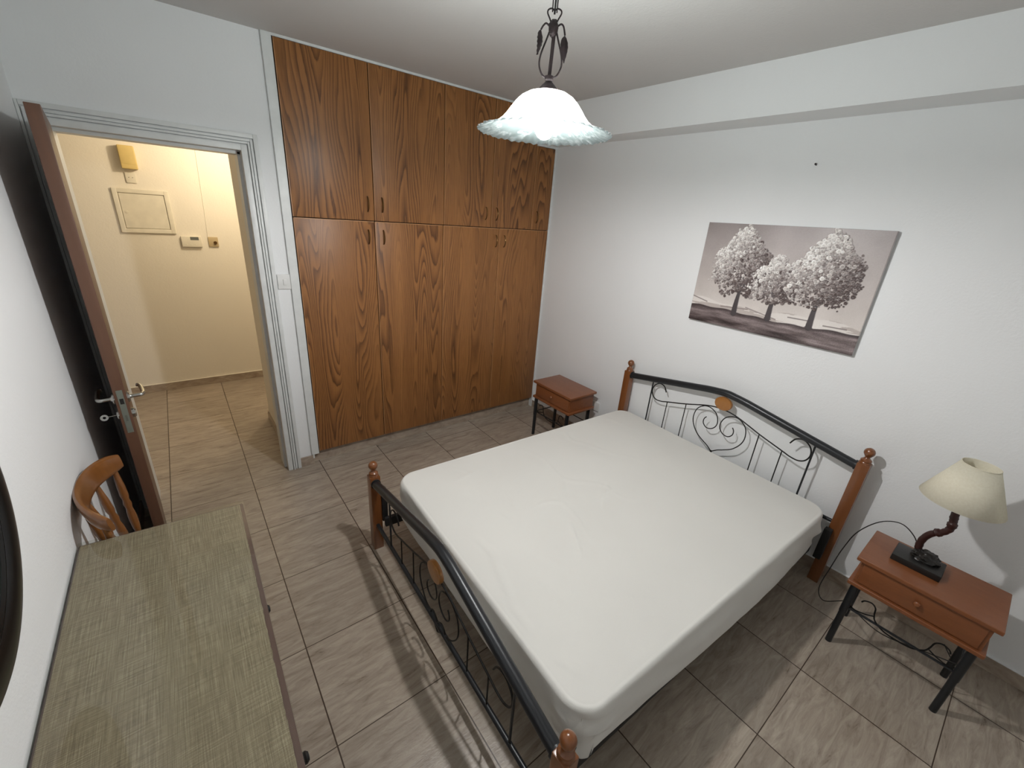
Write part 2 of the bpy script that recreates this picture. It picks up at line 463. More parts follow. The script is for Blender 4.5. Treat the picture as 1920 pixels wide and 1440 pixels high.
# ------------------------------------------------------------------ door leaf, standing open
hx, hy = -.066, .585
ang = math.atan2(-.14-hy, .004-hx)
dL = .732
door = thing('door_1', (hx, hy, 0), 'open brown wooden door seen edge on against the left wall', None, ang, kind='structure')
if 'category' in door: del door['category']
lf = MB(); lf.box((0.004, -.020, .006), (dL, .020, 2.082), .0025, 2)
for sgn in (-1,):
    for (za, zb) in ((.18, .85), (1.12, 1.93)):
        y = .020*sgn
        lf.box((.12, min(y, y+.006*sgn), za), (.60, max(y, y+.006*sgn), za+.02), .002)
        lf.box((.12, min(y, y+.006*sgn), zb-.02), (.60, max(y, y+.006*sgn), zb), .002)
        lf.box((.12, min(y, y+.006*sgn), za), (.14, max(y, y+.006*sgn), zb), .002)
        lf.box((.58, min(y, y+.006*sgn), za), (.60, max(y, y+.006*sgn), zb), .002)
lf.build('door_leaf', M_door, door, local=True)
lp = MB(); lp.box((dL-.001, -.0105, .848), (dL+.0018, .0105, 1.048), .001, 1)
lpo = lp.build('lock_plate', M_plate, door, local=True)
MB().box((dL, -.006, .985), (dL+.0022, .007, 1.010)).build('latch', M_dark, lpo, local=True)
MB().box((dL, -.0035, .905), (dL+.0024, .0035, .932)).build('bolt_slot', M_lcd, lpo, local=True)
def lever(s):
    b = MB(); y = .020*s; x = dL-.055
    rot = Matrix.Translation((x, y, .995)) @ Matrix.Rotation(-s*PI/2, 4, 'X')
    b.lathe([(.024, 0), (.024, .005), (.021, .009), (.011, .010), (.0095, .014)], seg=24, mat=rot)
    P = smoothpath([(x, y+s*.008, .995), (x, y+s*.040, .995), (x-.006, y+s*.051, .995), (x-.025, y+s*.055, .996), (x-.075, y+s*.054, .998), (x-.105, y+s*.049, 1.003), (x-.112, y+s*.040, 1.004)], 6)
    b.tube(P, [.0085]*len(P), 12)
    return b
for s in (-1, 1): lever(s).build('door_handle', M_chrome, door, local=True)
rot = Matrix.Translation((dL-.055, -.020, .918)) @ Matrix.Rotation(PI/2, 4, 'X')
MB().lathe([(.021, 0), (.021, .005), (.017, .009), (.008, .010)], seg=24, mat=rot).build('keyhole_rose', M_chrome, door, local=True)
kb = MB(); kx = dL-.055
kb.tube([(kx, -.029, .918), (kx, -.058, .917)], .0022, 8)
kb.lathe([(.0055, -.0012), (.0135, -.0012), (.0135, .0012), (.0055, .0012), (.0055, -.0012)], seg=20, mat=Matrix.Translation((kx, -.070, .916)) @ Matrix.Rotation(PI/2-.25, 4, 'Y'), capa=False, capb=False)
kb.build('key', M_chrome, door, local=True)
rot = Matrix.Translation((dL-.055, .020, .918)) @ Matrix.Rotation(-PI/2, 4, 'X')
MB().lathe([(.022, 0), (.022, .010), (.019, .014), (.014, .015)], seg=24, mat=rot).build('lock_escutcheon', M_chrome, door, local=True)
for z in (): MB().tube([(0, .024, z), (0, .024, z+.10)], .008, 10).build('hinge', M_chrome, door, local=True)

# ------------------------------------------------------------------ wardrobe
wr = thing('fitted_wardrobe', (1.95, YW+.3, 0), 'built-in brown wood wardrobe with four tall doors and five upper doors', 'wardrobe')
cb = MB()
cb.box((.900, YW+.026, .099), (3.001, YW+.05, H-.013)); cb.box((.900, YW+.05, .10), (.918, YW+.6, H-.013)); cb.box((2.985, YW+.05, .10), (3.001, YW+.6, 2.40))
cb.build('carcass', M_dark, wr)
M_highlight = plain('edge_highlight_wood', (190, 140, 96), .4)  # highlight lines along the door edges, put in as strips of lighter wood colour
def wdoor(x0, x1, z0, z1, hxp, hz):
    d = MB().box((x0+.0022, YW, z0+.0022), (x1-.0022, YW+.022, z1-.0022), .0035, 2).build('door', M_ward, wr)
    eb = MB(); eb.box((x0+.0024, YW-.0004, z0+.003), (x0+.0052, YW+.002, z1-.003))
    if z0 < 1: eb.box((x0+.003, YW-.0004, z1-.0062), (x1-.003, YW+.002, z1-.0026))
    eb.build('edge_highlight', M_highlight, d)
    z = hz
    P = smoothpath([(hxp, YW+.002, z-.046), (hxp, YW-.010, z-.042), (hxp, YW-.021, z-.022), (hxp, YW-.025, z), (hxp, YW-.021, z+.022), (hxp, YW-.010, z+.042), (hxp, YW+.002, z+.046)], 5)
    n = len(P); rr = [.0034+.0016*math.sin(PI*i/(n-1)) for i in range(n)]
    MB().tube(P, rr, 10).build('handle', M_bronze, d)
zm = 1.750
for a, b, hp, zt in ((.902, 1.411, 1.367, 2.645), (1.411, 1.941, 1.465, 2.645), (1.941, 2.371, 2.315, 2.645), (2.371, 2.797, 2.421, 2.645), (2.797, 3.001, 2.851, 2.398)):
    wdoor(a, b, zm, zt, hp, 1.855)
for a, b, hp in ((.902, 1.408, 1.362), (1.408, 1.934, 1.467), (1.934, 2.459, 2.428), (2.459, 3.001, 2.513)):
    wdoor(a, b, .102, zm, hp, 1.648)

# ------------------------------------------------------------------ light switch by the door
sw = thing('light_switch', (.816, YD, 1.36), 'white square light switch on the wall between doorway and wardrobe', 'light switch')
MB().box((.775, YD-.011, 1.315), (.862, YD-.0, 1.407), .004, 3).build('plate', M_plastic, sw)
MB().box((.806, YD-.016, 1.340), (.826, YD-.008, 1.378), .003, 2).build('rocker', M_plastic, sw)

# ------------------------------------------------------------------ things on the hall wall
y = YH
t = thing('fuse_box_cover', (.165, y, 1.66), 'flush white electrical panel cover with thin raised frame on hall wall', 'electrical panel')
m = MB(); x0, x1, z0, z1, wf = -.030, .345, 1.480, 1.835, .036
m.box((x0, y-.018, z0), (x0+wf, y, z1), .008, 3); m.box((x1-wf, y-.018, z0), (x1, y, z1), .008, 3)
m.box((x0+wf-.006, y-.017, z0), (x1-wf+.006, y, z0+wf), .006, 3); m.box((x0+wf-.006, y-.017, z1-wf), (x1-wf+.006, y, z1), .006, 3)
m.build('frame', M_cream, t)
pd = MB().box((x0+wf+.003, y-.012, z0+wf+.003), (x1-wf-.003, y, z1-wf-.003), .002, 1).build('panel_door', M_cream, t)
MB().lathe([(.012, 0), (.012, .003), (.009, .004)], seg=20, mat=Matrix.Translation((x0+wf+.03, y-.012, 1.65)) @ Matrix.Rotation(PI/2, 4, 'X')).build('latch', M_cream, pd)
t = thing('door_chime', (.124, y, 2.07), 'yellowed plastic box mounted high on the hall wall', 'wall box')
bm = MB().box((.075, y-.065, 1.985), (.180, y, 2.160), .010, 3).build('housing', M_yellow, t)
MB().box((.079, y-.067, 2.02), (.176, y-.06, 2.150), .004, 2).build('front_cover', M_yellow, t)
t = thing('wall_socket', (.116, y, 1.92), 'small pale socket plate right under the yellowed box', 'socket')
s0 = MB().box((.083, y-.010, 1.880), (.150, y, 1.960), .003, 2).build('plate', M_cream, t)
for a in (-.012, .012): MB().lathe([(.0028, 0), (.0028, .001)], seg=10, mat=Matrix.Translation((.116+a, y-.0101, 1.922)) @ Matrix.Rotation(PI/2, 4, 'X')).build('pin_hole', M_dark, s0)
t = thing('thermostat', (.444, y, 1.417), 'cream wall thermostat with small grey display in the hall', 'thermostat')
MB().box((.368, y-.028, 1.371), (.520, y, 1.465), .005, 2).build('housing', M_cream, t)
MB().box((.436, y-.0292, 1.432), (.500, y-.026, 1.460), .001, 1).build('display', M_lcd, t)
for k in range(3): MB().box((.40+.032*k, y-.030, 1.388), (.412+.032*k, y-.027, 1.396), .001, 1).build('button', M_cream, t)
t = thing('rotary_switch', (.611, y, 1.417), 'small beige rotary switch plate right of the thermostat', 'switch')
MB().box((.572, y-.014, 1.374), (.650, y, 1.462), .004, 2).build('plate', M_beige, t)
MB().lathe([(.014, 0), (.014, .012), (.011, .015)], seg=20, mat=Matrix.Translation((.625, y-.014, 1.412)) @ Matrix.Rotation(PI/2, 4, 'X')).build('knob', M_bronze, t)
struct(MB().tube([(.603, y-.001, 2.65), (.601, y-.001, 2.2), (.585, y-.001, 1.7), (.575, y-.001, 1.46)], .0038, 8).build('trim_cable_duct', M_hall), 'thin painted cable cover running down the hall wall')
# ceiling lamp of the hall (out of sight beside the doorway)
t = thing('hall_ceiling_lamp', (HALL_LIGHT[0], HALL_LIGHT[1], H), 'warm hanging bulb lighting the hall, out of sight beside the doorway', 'lamp')
MB().lathe([(.05, H-.02), (.06, H)], (HALL_LIGHT[0], HALL_LIGHT[1], 0)).build('ceiling_rose', M_cream, t)
MB().tube([(HALL_LIGHT[0], HALL_LIGHT[1], H-.02), (HALL_LIGHT[0], HALL_LIGHT[1], HALL_LIGHT[2]+.09)], .004, 8).build('cord', M_cable, t)
ld = bpy.data.lights.new('hall_bulb', 'POINT'); ld.energy = HALL_POWER; ld.color = (1, .84, .60); ld.shadow_soft_size = .05
lo = bpy.data.objects.new('hall_bulb', ld); C.objects.link(lo); lo.location = HALL_LIGHT

# ------------------------------------------------------------------ painting
def paint():
    W, Hh = 420, 276
    u, v = np.meshgrid(np.linspace(0, 1, W), np.linspace(0, 1, Hh))
    rng = np.random.RandomState(3)
    def fbm(sx, sy, oct=4, seed=0):
        r = np.random.RandomState(seed); out = np.zeros((Hh, W)); amp = 1; tot = 0
        for o in range(oct):
            nx, ny = max(2, int(sx*2**o)), max(2, int(sy*2**o)); g = r.rand(ny+2, nx+2)
            X = u*nx; Y = v*ny; xi = X.astype(int); yi = Y.astype(int); fx = X-xi; fy = Y-yi
            fx = fx*fx*(3-2*fx); fy = fy*fy*(3-2*fy)
            a = g[yi, xi]*(1-fx)+g[yi, xi+1]*fx; b = g[yi+1, xi]*(1-fx)+g[yi+1, xi+1]*fx
            out += amp*(a*(1-fy)+b*fy); tot += amp; amp *= .55
        return out/tot
    c = np.zeros((Hh, W, 3)); hgt = np.zeros((Hh, W))
    top = np.array([150, 141, 140.]); low = np.array([216, 209, 204.])
    k = np.clip((v-.2)/.8, 0, 1)[..., None]; k = k**.8
    c[:] = low*(1-k)+top*k
    c += (fbm(4, 3, 4, 1)-.5)[..., None]*34
    c += np.exp(-((u-.48)**2/.012+(v-.75)**2/.08))[..., None]*18
    # pale distant hills
    hill = .235+.02*np.sin(u*9+1)+.012*np.sin(u*23)
    mk = np.clip((hill-v)/.008, 0, 1)[..., None]
    st = fbm(5, 26, 4, 5)[..., None]
    c = c*(1-mk)+(np.array([226, 221, 217.])*(st > .5)+np.array([172, 160, 155.])*(st <= .5)*.95+ (st > .5)*0)*mk*.6+c*mk*.4
    for (cx, cz, sl, ln, dk) in ((.05, .238, -.35, .06, 95), (.30, .205, .1, .09, 120), (.70, .215, .02, .07, 90), (.88, .20, .03, .06, 100), (.47, .20, -.3, .1, 120)):
        d = np.abs(v-(cz+sl*(u-cx)))*(np.abs(u-cx) < ln)+(np.abs(u-cx) >= ln)*9
        a = np.clip(1-d/.007, 0, 1)[..., None]; c = c*(1-a)+np.array([dk, dk*.9, dk*.88])*a
    # ground
    g = .168+.012*np.sin(u*7+.6)-.02*np.clip(.25-u, 0, 1)+.006*np.sin(u*31)
    mk = np.clip((g-v)/.006, 0, 1)[..., None]
    st = fbm(5, 22, 5, 9)
    gc = np.array([104, 92, 92.])+(st-.5)[..., None]*np.array([190, 185, 185.])
    edge = np.exp(-((g-v)/.030)**2)[..., None]*mk
    gc = gc*(1-edge*.9)+np.array([52, 42, 43.])*edge*.9
    gc += (rng.rand(Hh, W, 1)-.5)*26
    c = c*(1-mk)+gc*mk
    hgt += mk[..., 0]*st*.0012
    rel = .612/.93
    # trunks
    def stroke(pts, w0, w1, col):
        nonlocal c, hgt
        P = np.array(pts)
        for i in range(len(P)-1):
            a, b = P[i], P[i+1]
            dx, dy = (b[0]-a[0]), (b[1]-a[1])*rel
            t = np.clip(((u-a[0])*dx+(v-a[1])*rel*dy)/(dx*dx+dy*dy+1e-9), 0, 1)
            d = np.hypot(u-a[0]-t*dx, (v-a[1])*rel-t*dy)
            f = (i+t)/(len(P)-1); wd = w0*(1-f)+w1*f
            m = np.clip((wd-d)/.002, 0, 1)
            sh = 1+.5*np.sin(u*900+v*60)
            cc = np.array(col)[None, None]*(.75+.25*sh)[..., None]
            c = c*(1-m[..., None])+cc*m[..., None]; hgt = np.maximum(hgt, m*.0018)
    blobs = []
    for (bx, bz, fz, cx, cz, rx, rz, n) in ((.306, .150, .40, .276, .655, .178, .318, 1900), (.520, .165, .38, .508, .520, .138, .218, 1100), (.754, .160, .42, .754, .655, .176, .312, 2000)):
        tk = (70, 64, 66)
        stroke([(bx, bz), (bx, (bz+fz)/2), (bx+.004, fz)], .019, .010, tk)
        stroke([(bx, fz-.05), (bx-.03, fz+.14)], .009, .003, tk); stroke([(bx, fz-.05), (bx+.045, fz+.12)], .009, .003, tk); stroke([(bx, fz-.06), (bx+.01, fz+.2)], .008, .003, tk)
        for s in (-1, 1): stroke([(bx, bz+.02), (bx+s*.022, bz-.004)], .007, .002, tk)
        for _ in range(n):
            a = rng.rand()*2*PI; r = math.sqrt(rng.rand())*(1+.10*math.sin(a*9+bx*40)*rng.rand()+.05*rng.randn())
            yy = math.sin(a)*r
            wid = 1.0 if yy < .0 else (1-.62*yy**1.3)
            wid *= 1 if yy > -.3 else 1+(-.3-yy)*.5
            px = cx+math.cos(a)*r*rx*wid; pz = cz+yy*rz
            lit = .46-.58*(px-cx)/rx*.9+.46*(pz-cz)/rz
            blobs.append((px, pz, .0042+.0085*rng.rand()**3, lit+rng.randn()*.24))
    rng.shuffle(blobs)
    blobs.sort(key=lambda b: b[3]*.35+rng.rand())
    for (px, pz, r, lit) in blobs:
        x0 = int(max(0, (px-r)*W)); x1 = int(min(W, (px+r)*W+2)); y0 = int(max(0, (pz-r/rel)*Hh)); y1 = int(min(Hh, (pz+r/rel)*Hh+2))
        if x1 <= x0 or y1 <= y0: continue
        d = np.hypot(u[y0:y1, x0:x1]-px, (v[y0:y1, x0:x1]-pz)*rel)/r
        m = (d < 1)
        lit = min(1, max(0, lit))
        base = np.array([86, 72, 70.])*(1-lit)+np.array([236, 232, 228.])*lit
        ring = np.exp(-((d-.75)/.22)**2)
        kk = 1.0 if r > .0075 else .35
        dirl = (-(u[y0:y1, x0:x1]-px)/r+(v[y0:y1, x0:x1]-pz)*rel/r)*.5
        col = base[None, None]*(.86+.20*kk*ring+.20*dirl)[..., None]
        c[y0:y1, x0:x1][m] = np.clip(col, 0, 248)[m]
        hgt[y0:y1, x0:x1] = np.where(m, .0016+.003*ring, hgt[y0:y1, x0:x1])
    c += (rng.rand(Hh, W, 1)-.5)*8
    return W, Hh, np.clip(c, 0, 255), hgt
def painting():
    W, Hh, c, hgt = paint()
    w_, h_ = .93, .612
    cy, cz, x = -1.404, 1.601, XR-.004
    me = bpy.data.meshes.new('painting')
    verts = []; cols = []
    for j in range(Hh):
        for i in range(W):
            yy = w_/2-w_*i/(W-1); zz = -h_/2+h_*j/(Hh-1)
            verts.append((-.022-hgt[j, i], yy, zz))
    cl = c.reshape(-1, 3)/255.0
    cl = np.where(cl <= .04045, cl/12.92, ((cl+.055)/1.055)**2.4)
    faces = [(j*W+i, j*W+i+1, (j+1)*W+i+1, (j+1)*W+i) for j in range(Hh-1) for i in range(W-1)]
    # wrapped sides and back
    ring = [(0, i) for i in range(W)]+[(j, W-1) for j in range(1, Hh)]+[(Hh-1, i) for i in range(W-2, -1, -1)]+[(j, 0) for j in range(Hh-2, 0, -1)]
    base = len(verts); ci = [j*W+i for j, i in ring]
    side = cl[ci]
    for k in ci: verts.append((0, verts[k][1], verts[k][2]))
    n = len(ring)
    for k in range(n): faces.append((ci[k], base+k, base+(k+1) % n, ci[(k+1) % n]))
    faces.append(tuple(base+k for k in range(n)))
    me.from_pydata(verts, [], faces)
    at = me.color_attributes.new('paint', 'FLOAT_COLOR', 'POINT')
    allc = np.ones((len(verts), 4), dtype=np.float32); allc[:base, :3] = cl; allc[base:, :3] = .5
    at.data.foreach_set('color', allc.ravel())
    t = NT('oil_painting'); a = t.n('ShaderNodeVertexColor'); a.layer_name = 'paint'
    t.set(Base_Color=a.outputs['Color'], Roughness=.42)
    me.materials.append(t.m)
    for f in me.polygons: f.use_smooth = True
    me.polygons[len(me.polygons)-1].use_smooth = False
    o = bpy.data.objects.new('painting', me); C.objects.link(o)
    o.location = (x-.001, cy, cz); o.rotation_euler = (R(-.6), 0, 0)
    tag(o, 'unframed canvas painting of three pale textured trees above the headboard', 'painting')
painting()
nl = MB().tube([(XR+.002, -1.427, 2.207), (XR-.012, -1.427, 2.211)], .0022, 8)
nl.lathe([(.005, 0), (.005, .0015)], seg=12, mat=Matrix.Translation((XR-.0135, -1.427, 2.2115)) @ Matrix.Rotation(PI/2, 4, 'Y'))
tag(nl.build('nail', M_iron, origin=(XR, -1.427, 2.207)), 'small bare nail in the wall above the tree painting', 'nail')
# socket low on the wall by the far bedside table
t = thing('wall_socket', (XR, -.262, .345), 'white socket low on the wall behind the small table beside the wardrobe', 'socket')
MB().box((XR-.012, -.305, .30), (XR, -.222, .385), .004, 3).build('plate', M_plastic, t)

# ------------------------------------------------------------------ bed
HL = Vector((2.962, -.580, 0)); HR = Vector((2.938, -2.105, 0))
FL = Vector((.940, -.485, 0)); FR = Vector((.902, -2.018, 0))
bed = thing('double_bed', (1.93, -1.30, 0), 'double bed frame with dark metal rails, heart scrollwork and brown wooden posts', 'bed')
def post(P, top, name='post'):
    ph = top-.088          # height of the square part
    b = MB(); s = .0275
    b.box((P.x-s, P.y-s, 0), (P.x+s, P.y+s, ph), .004, 2)
    p = b.build(name, M_post, bed)
    f = MB()
    prof = [(.0265, ph-.002), (.0262, ph+.006), (.0225, ph+.011), (.0250, ph+.015), (.0235, ph+.021), (.0165, ph+.027), (.0115, ph+.033), (.0105, ph+.037), (.014, ph+.040)]
    cz_ = top-.0245; r = .0245
    for k in range(1, 12):
        a = -PI/2+.55+(PI-.55)*k/11.0
        prof.append((max(r*math.cos(a), .0008), cz_+r*math.sin(a)))
    f.lathe(prof, (P.x, P.y, 0), 28)
    f.build('finial', M_post, p)
post(HL, .880); post(HR, .880); post(FL, .575); post(FR, .575)
def panel(A, B, dz, zend, zmid, low, front, sh=0):
    """A,B posts; dz shift of the scroll panel; front: unit direction sign of x for the medallion face"""
    h = (B-A); Lh = h.length; h.normalize(); n = Vector((h.y, -h.x, 0))
    if n.x*front < 0: n = -n
    def q(s, z, o=0): p = A+h*s+n*o; return (p.x, p.y, z)
    # thick top rail, bent upward in the middle
    mid = Lh/2
    pts = [(0.0, zend), (.03, zend), (.06, zend+(zmid-zend)*.035)]
    for k in range(1, 6): pts.append((.06+(mid-.13-.06)*k/5, zend+(zmid-zend)*(.035+.84*k/5)))
    pts += [(mid-.06, zmid-.006), (mid, zmid)]
    pts += [(Lh-s, z) for s, z in pts[-2::-1]]
    pts = [(s+sh*(1-abs(s-mid)/mid), z) for s, z in pts]
    P = smoothpath([q(s, z) for s, z in pts], 4)
    MB().tube(P, .0225, 20).build('top_rail', M_black, bed)
    # sockets at both ends
    for s in (.030, Lh-.030):
        MB().tube([q(s-.006, zend), q(s+.006, zend)], .027, 18).build('rail_bracket', M_black, bed)
    MB().tube([q(0.02, low), q(Lh-.02, low)], .0105, 12).build('lower_rail', M_black, bed)
    c = mid
    def zrail(s):
        s = min(s, Lh-s); return zend+(zmid-zend)*max(0, min(1, (s-.03)/(mid-.06)))
    for s in (c-.538, c+.538): MB().tube([q(s, low), q(s, zrail(s))], .0052, 8).build('upright', M_black, bed)
    def half(sg, pts): return [q(c+sg*s, z+dz) for s, z in pts]
    # arched scroll ending in a curl each side
    side = [(0, .778), (.10, .765), (.25, .714), (.393, .672), (.44, .658), (.485, .655), (.518, .675), (.532, .715), (.518, .760), (.48, .786), (.44, .775), (.418, .738)]
    left = half(-1, side)[::-1]; right = half(1, side)[1:]
    MB().tube(smoothpath(left+right, 7), .0042, 8).build('arch_scroll', M_wire, bed)
    def zarch(s):
        s = abs(s-c); xs = [(0, .778), (.10, .765), (.25, .714), (.393, .672)]
        for (a, za), (b_, zb) in zip(xs, xs[1:]):
            if a <= s <= b_: return za+(zb-za)*(s-a)/(b_-a)+dz
    for s in (-.393, -.25, .25, .393): MB().tube([q(c+s, low), q(c+s, zarch(c+s))], .0034, 8).build('spindle', M_wire, bed)
    heart = [(0, .462), (.035, .490), (.075, .512), (.125, .545), (.165, .60), (.178, .655), (.165, .715), (.125, .752), (.080, .758), (.035, .735), (.012, .69), (.014, .648), (.040, .618), (.075, .612), (.100, .635), (.102, .665), (.090, .685)]
    for sg in (-1, 1): MB().tube(smoothpath(half(sg, heart), 6), .0034, 8).build('heart_scroll', M_wire, bed)
    MB().tube([q(c, low), q(c, .470+dz)], .0034, 8).build('heart_stem', M_wire, bed)
    for sg in (-1, 1):
        z0 = low-dz
        cur = [(0.0, .466), (.018, z0+.030), (.040, z0+.040), (.062, z0+.028), (.066, z0+.008), (.052, z0+.004)]
        if z0+.04 > .462: cur = [(0.0, z0+.012)]+cur[1:]
        MB().tube(smoothpath(half(sg, cur), 5), .0034, 8).build('base_curl', M_wire, bed)
    # oval wooden medallion hanging under the rail
    oc = Vector(q(c, .818+dz if dz else .822, .012))
    t = MB()
    mt = Matrix.Translation(oc) @ Matrix(((h.x, 0, n.x, 0), (h.y, 0, n.y, 0), (0, 1, 0, 0), (0, 0, 0, 1)))
    sc = Matrix.Diagonal((.056, .045, 1, 1))
    t.lathe([(.96, -.011), (1, -.008), (1, .006), (.96, .010), (.80, .012), (.3, .0125)], seg=36, mat=mt @ sc)
    t.build('medallion', M_medal, bed)
panel(HL, HR, 0, .765, .890, .400, -1)
panel(FL, FR, -.338, .450, .604, .170, -1, .028)
# side rails and slatted base under the mattress
def bar(a, b, wy, z0, z1):
    a = Vector(a); b = Vector(b); d = (b-a); L = d.length; an = math.atan2(d.y, d.x)
    mt = Matrix.Translation((a.x, a.y, 0)) @ Matrix.Rotation(an, 4, 'Z')
    return MB().box((0, -wy/2, z0), (L, wy/2, z1), .003, 2, mat=mt)
bar((FL.x+.03, FL.y-.055), (HL.x-.03, HL.y-.055), .022, .170, .226).build('side_rail', M_slat, bed)
bar((FR.x+.03, FR.y+.055), (HR.x-.03, HR.y+.075), .022, .170, .226).build('side_rail', M_slat, bed)
for k in range(12):
    f = (k+1.9)/14.2
    a = FL.lerp(HL, f); b = FR.lerp(HR, f)
    bar((a.x, a.y-.072), (b.x, b.y+.085), .07, .202, .220).build('slat', M_slat, bed)
for s_, P, Q in ((1, HR, FR), (1, HL, FL)):
    sg = 1 if P is HR else -1
    MB().box((P.x-.062, P.y-.018+sg*.02, .17), (P.x-.026, P.y+.018+sg*.02, .37 if P is HR else .233), .004, 2).build('corner_bracket', M_slat, bed)
    MB().box((Q.x+.026, Q.y-.018+sg*.02, .19), (Q.x+.058, Q.y+.018+sg*.02, .40), .004, 2).build('corner_bracket', M_slat, bed)

# ------------------------------------------------------------------ mattress with a white fitted sheet
def mattress():
    cx, cy, th = 1.982, -1.287, R(-1.75)
    hx_, hy_ = .958, .737
    zt, zb = .472, .238
    def outline(d, n=24):
        ax, ay = hx_-d, hy_-d; r = max(.10-d, .012); r = min(r, ax-.001, ay-.001)
        pts = []
        for (sx, sy, a0) in ((1, 1, 0), (-1, 1, PI/2), (-1, -1, PI), (1, -1, 1.5*PI)):
            for k in range(n):
                a = a0+PI/2*k/(n-1); pts.append((sx*(ax-r)+r*math.cos(a), sy*(ay-r)+r*math.sin(a)))
        # straight runs, resampled evenly
        out = []
        m = len(pts)
        cnt = {0: 60, 1: 90, 2: 60, 3: 90}
        for q in range(4):
            seg = pts[q*n:(q+1)*n]; out += seg
            a = seg[-1]; b = pts[((q+1)*n) % m]
            # q=0: top side (long x), q=1: left (y), ...
            c_ = 125 if q in (0, 2) else 90
            for k in range(1, c_): out.append((a[0]+(b[0]-a[0])*k/c_, a[1]+(b[1]-a[1])*k/c_))
        return out
    bm = bmesh.new(); rings = []
    levels = []
    for d, z in ((.05, zb+.0), (.022, zb+.004), (.006, zb+.018), (0, zb+.035), (-.001, zb+.055), (-.003, zb+.075), (-.004, zb+.095), (-.004, zb+.115), (-.004, zb+.135), (-.003, zb+.155), (-.002, zb+.175), (-.001, zt-.040)): levels.append((d, z))
    for k in range(1, 8):
        a = PI/2*k/7; levels.append((.026*(1-math.cos(a))-.001, zt-.026+.026*math.sin(a)))
    for k in range(55): levels.append((.035+.0128*k, zt))
    for (d, z) in levels:
        pts = outline(max(d, -.004)); ring = []
        for (px, py) in pts:
            X, Y, Z = px, py, z
            top = max(0, min(1, (d-.03)/.3))
            if z >= zt-.001:
                Z += .010*top-.004+.004*noise.noise((X*1.7, Y*1.7, 3))
                # soft creases
                f = noise.noise((X*1.2+4, Y*1.2, 1.7))
                cr = max(0, 1-abs(noise.noise((X*2.1+Y*1.1, Y*2.6-X*1.4, 9)))*16)
                Z += .0045*cr*max(0, f+.15)
                for (ax_, ay_, bx_, by_, hgt_, wd_) in ((-.16, .24, -.34, .03, .007, .011), (.06, .08, -.17, -.077, .006, .011), (-.382, -.06, -.50, -.27, .007, .011), (-.458, .246, -.559, .178, .004, .010), (-.80, .04, -.89, -.30, .007, .012), (-.83, .12, -.81, -.09, .006, .010), (-.89, -.27, -.90, -.43, .006, .010), (-.74, -.18, -.70, -.42, .004, .012), (-.78, .50, -.48, .56, .004, .012), (-.60, .05, -.63, .2, .003, .01), (.93, .55, .955, -.60, .004, .012), (-.90, -.52, -.84, -.64, .006, .012)):
                    dx, dy = bx_-ax_, by_-ay_; t = max(0, min(1, ((X-ax_)*dx+(Y-ay_)*dy)/(dx*dx+dy*dy)))
                    dd = math.hypot(X-ax_-t*dx, Y-ay_-t*dy); Z += hgt_*math.exp(-(dd/wd_)**2)*math.sin(PI*min(1, max(0, t)))
            else:
                # side: gathers and hanging folds, strongest at the corners
                cf = math.exp(-((hx_-abs(X))/.16)**2)*math.exp(-((hy_-abs(Y))/.16)**2)
                a_ = math.atan2(Y/hy_, X/hx_); s_ = (X if abs(abs(Y)-hy_) < .05 else Y)
                k_ = (1-abs((z-(zt+zb)/2)/((zt-zb)/2)))
                wv = noise.noise((X*5+z*11, Y*5-z*9, z*9))*.020+noise.noise((X*12+z*20, Y*12-z*26, z*22))*.009*(.5+1.8*cf)
                nx, ny = (0, math.copysign(1, Y)) if abs(abs(Y)-hy_) < abs(abs(X)-hx_) else (math.copysign(1, X), 0)
                X += nx*wv*max(0, k_)*(.6+cf); Y += ny*wv*max(0, k_)*(.6+cf)
                if Y < -hy_+.06: Y -= .026*max(0, 1-(z-zb)/.2)*max(0, math.sin(PI*min(1, max(0, (px+hx_)/(2*hx_)))**1.5))
                if X < -hx_+.08: Z -= .045*max(0, 1-(z-zb)/.15)
                if z < zb+.03: Z += .012*noise.noise((px*3.1, py*3.1, 5))+.006*noise.noise((px*11, py*11, 2))
            ring.append(bm.verts.new((X, Y, Z)))
        rings.append(ring)
    n = len(rings[0])
    for A, B in zip(rings, rings[1:]):
        for k in range(n): bm.faces.new((A[k], A[(k+1) % n], B[(k+1) % n], B[k]))
    bm.faces.new(rings[0][::-1]); bm.faces.new(rings[-1])
    bmesh.ops.recalc_face_normals(bm, faces=bm.faces)
    me = bpy.data.meshes.new('mattress'); bm.to_mesh(me); bm.free(); me.materials.append(M_sheet)
    for f in me.polygons: f.use_smooth = True
    o = bpy.data.objects.new('mattress', me); C.objects.link(o); o.location = (cx, cy, 0); o.rotation_euler = (0, 0, th)
    tag(o, 'thick mattress in a plain white fitted sheet lying on the bed', 'mattress')
mattress()

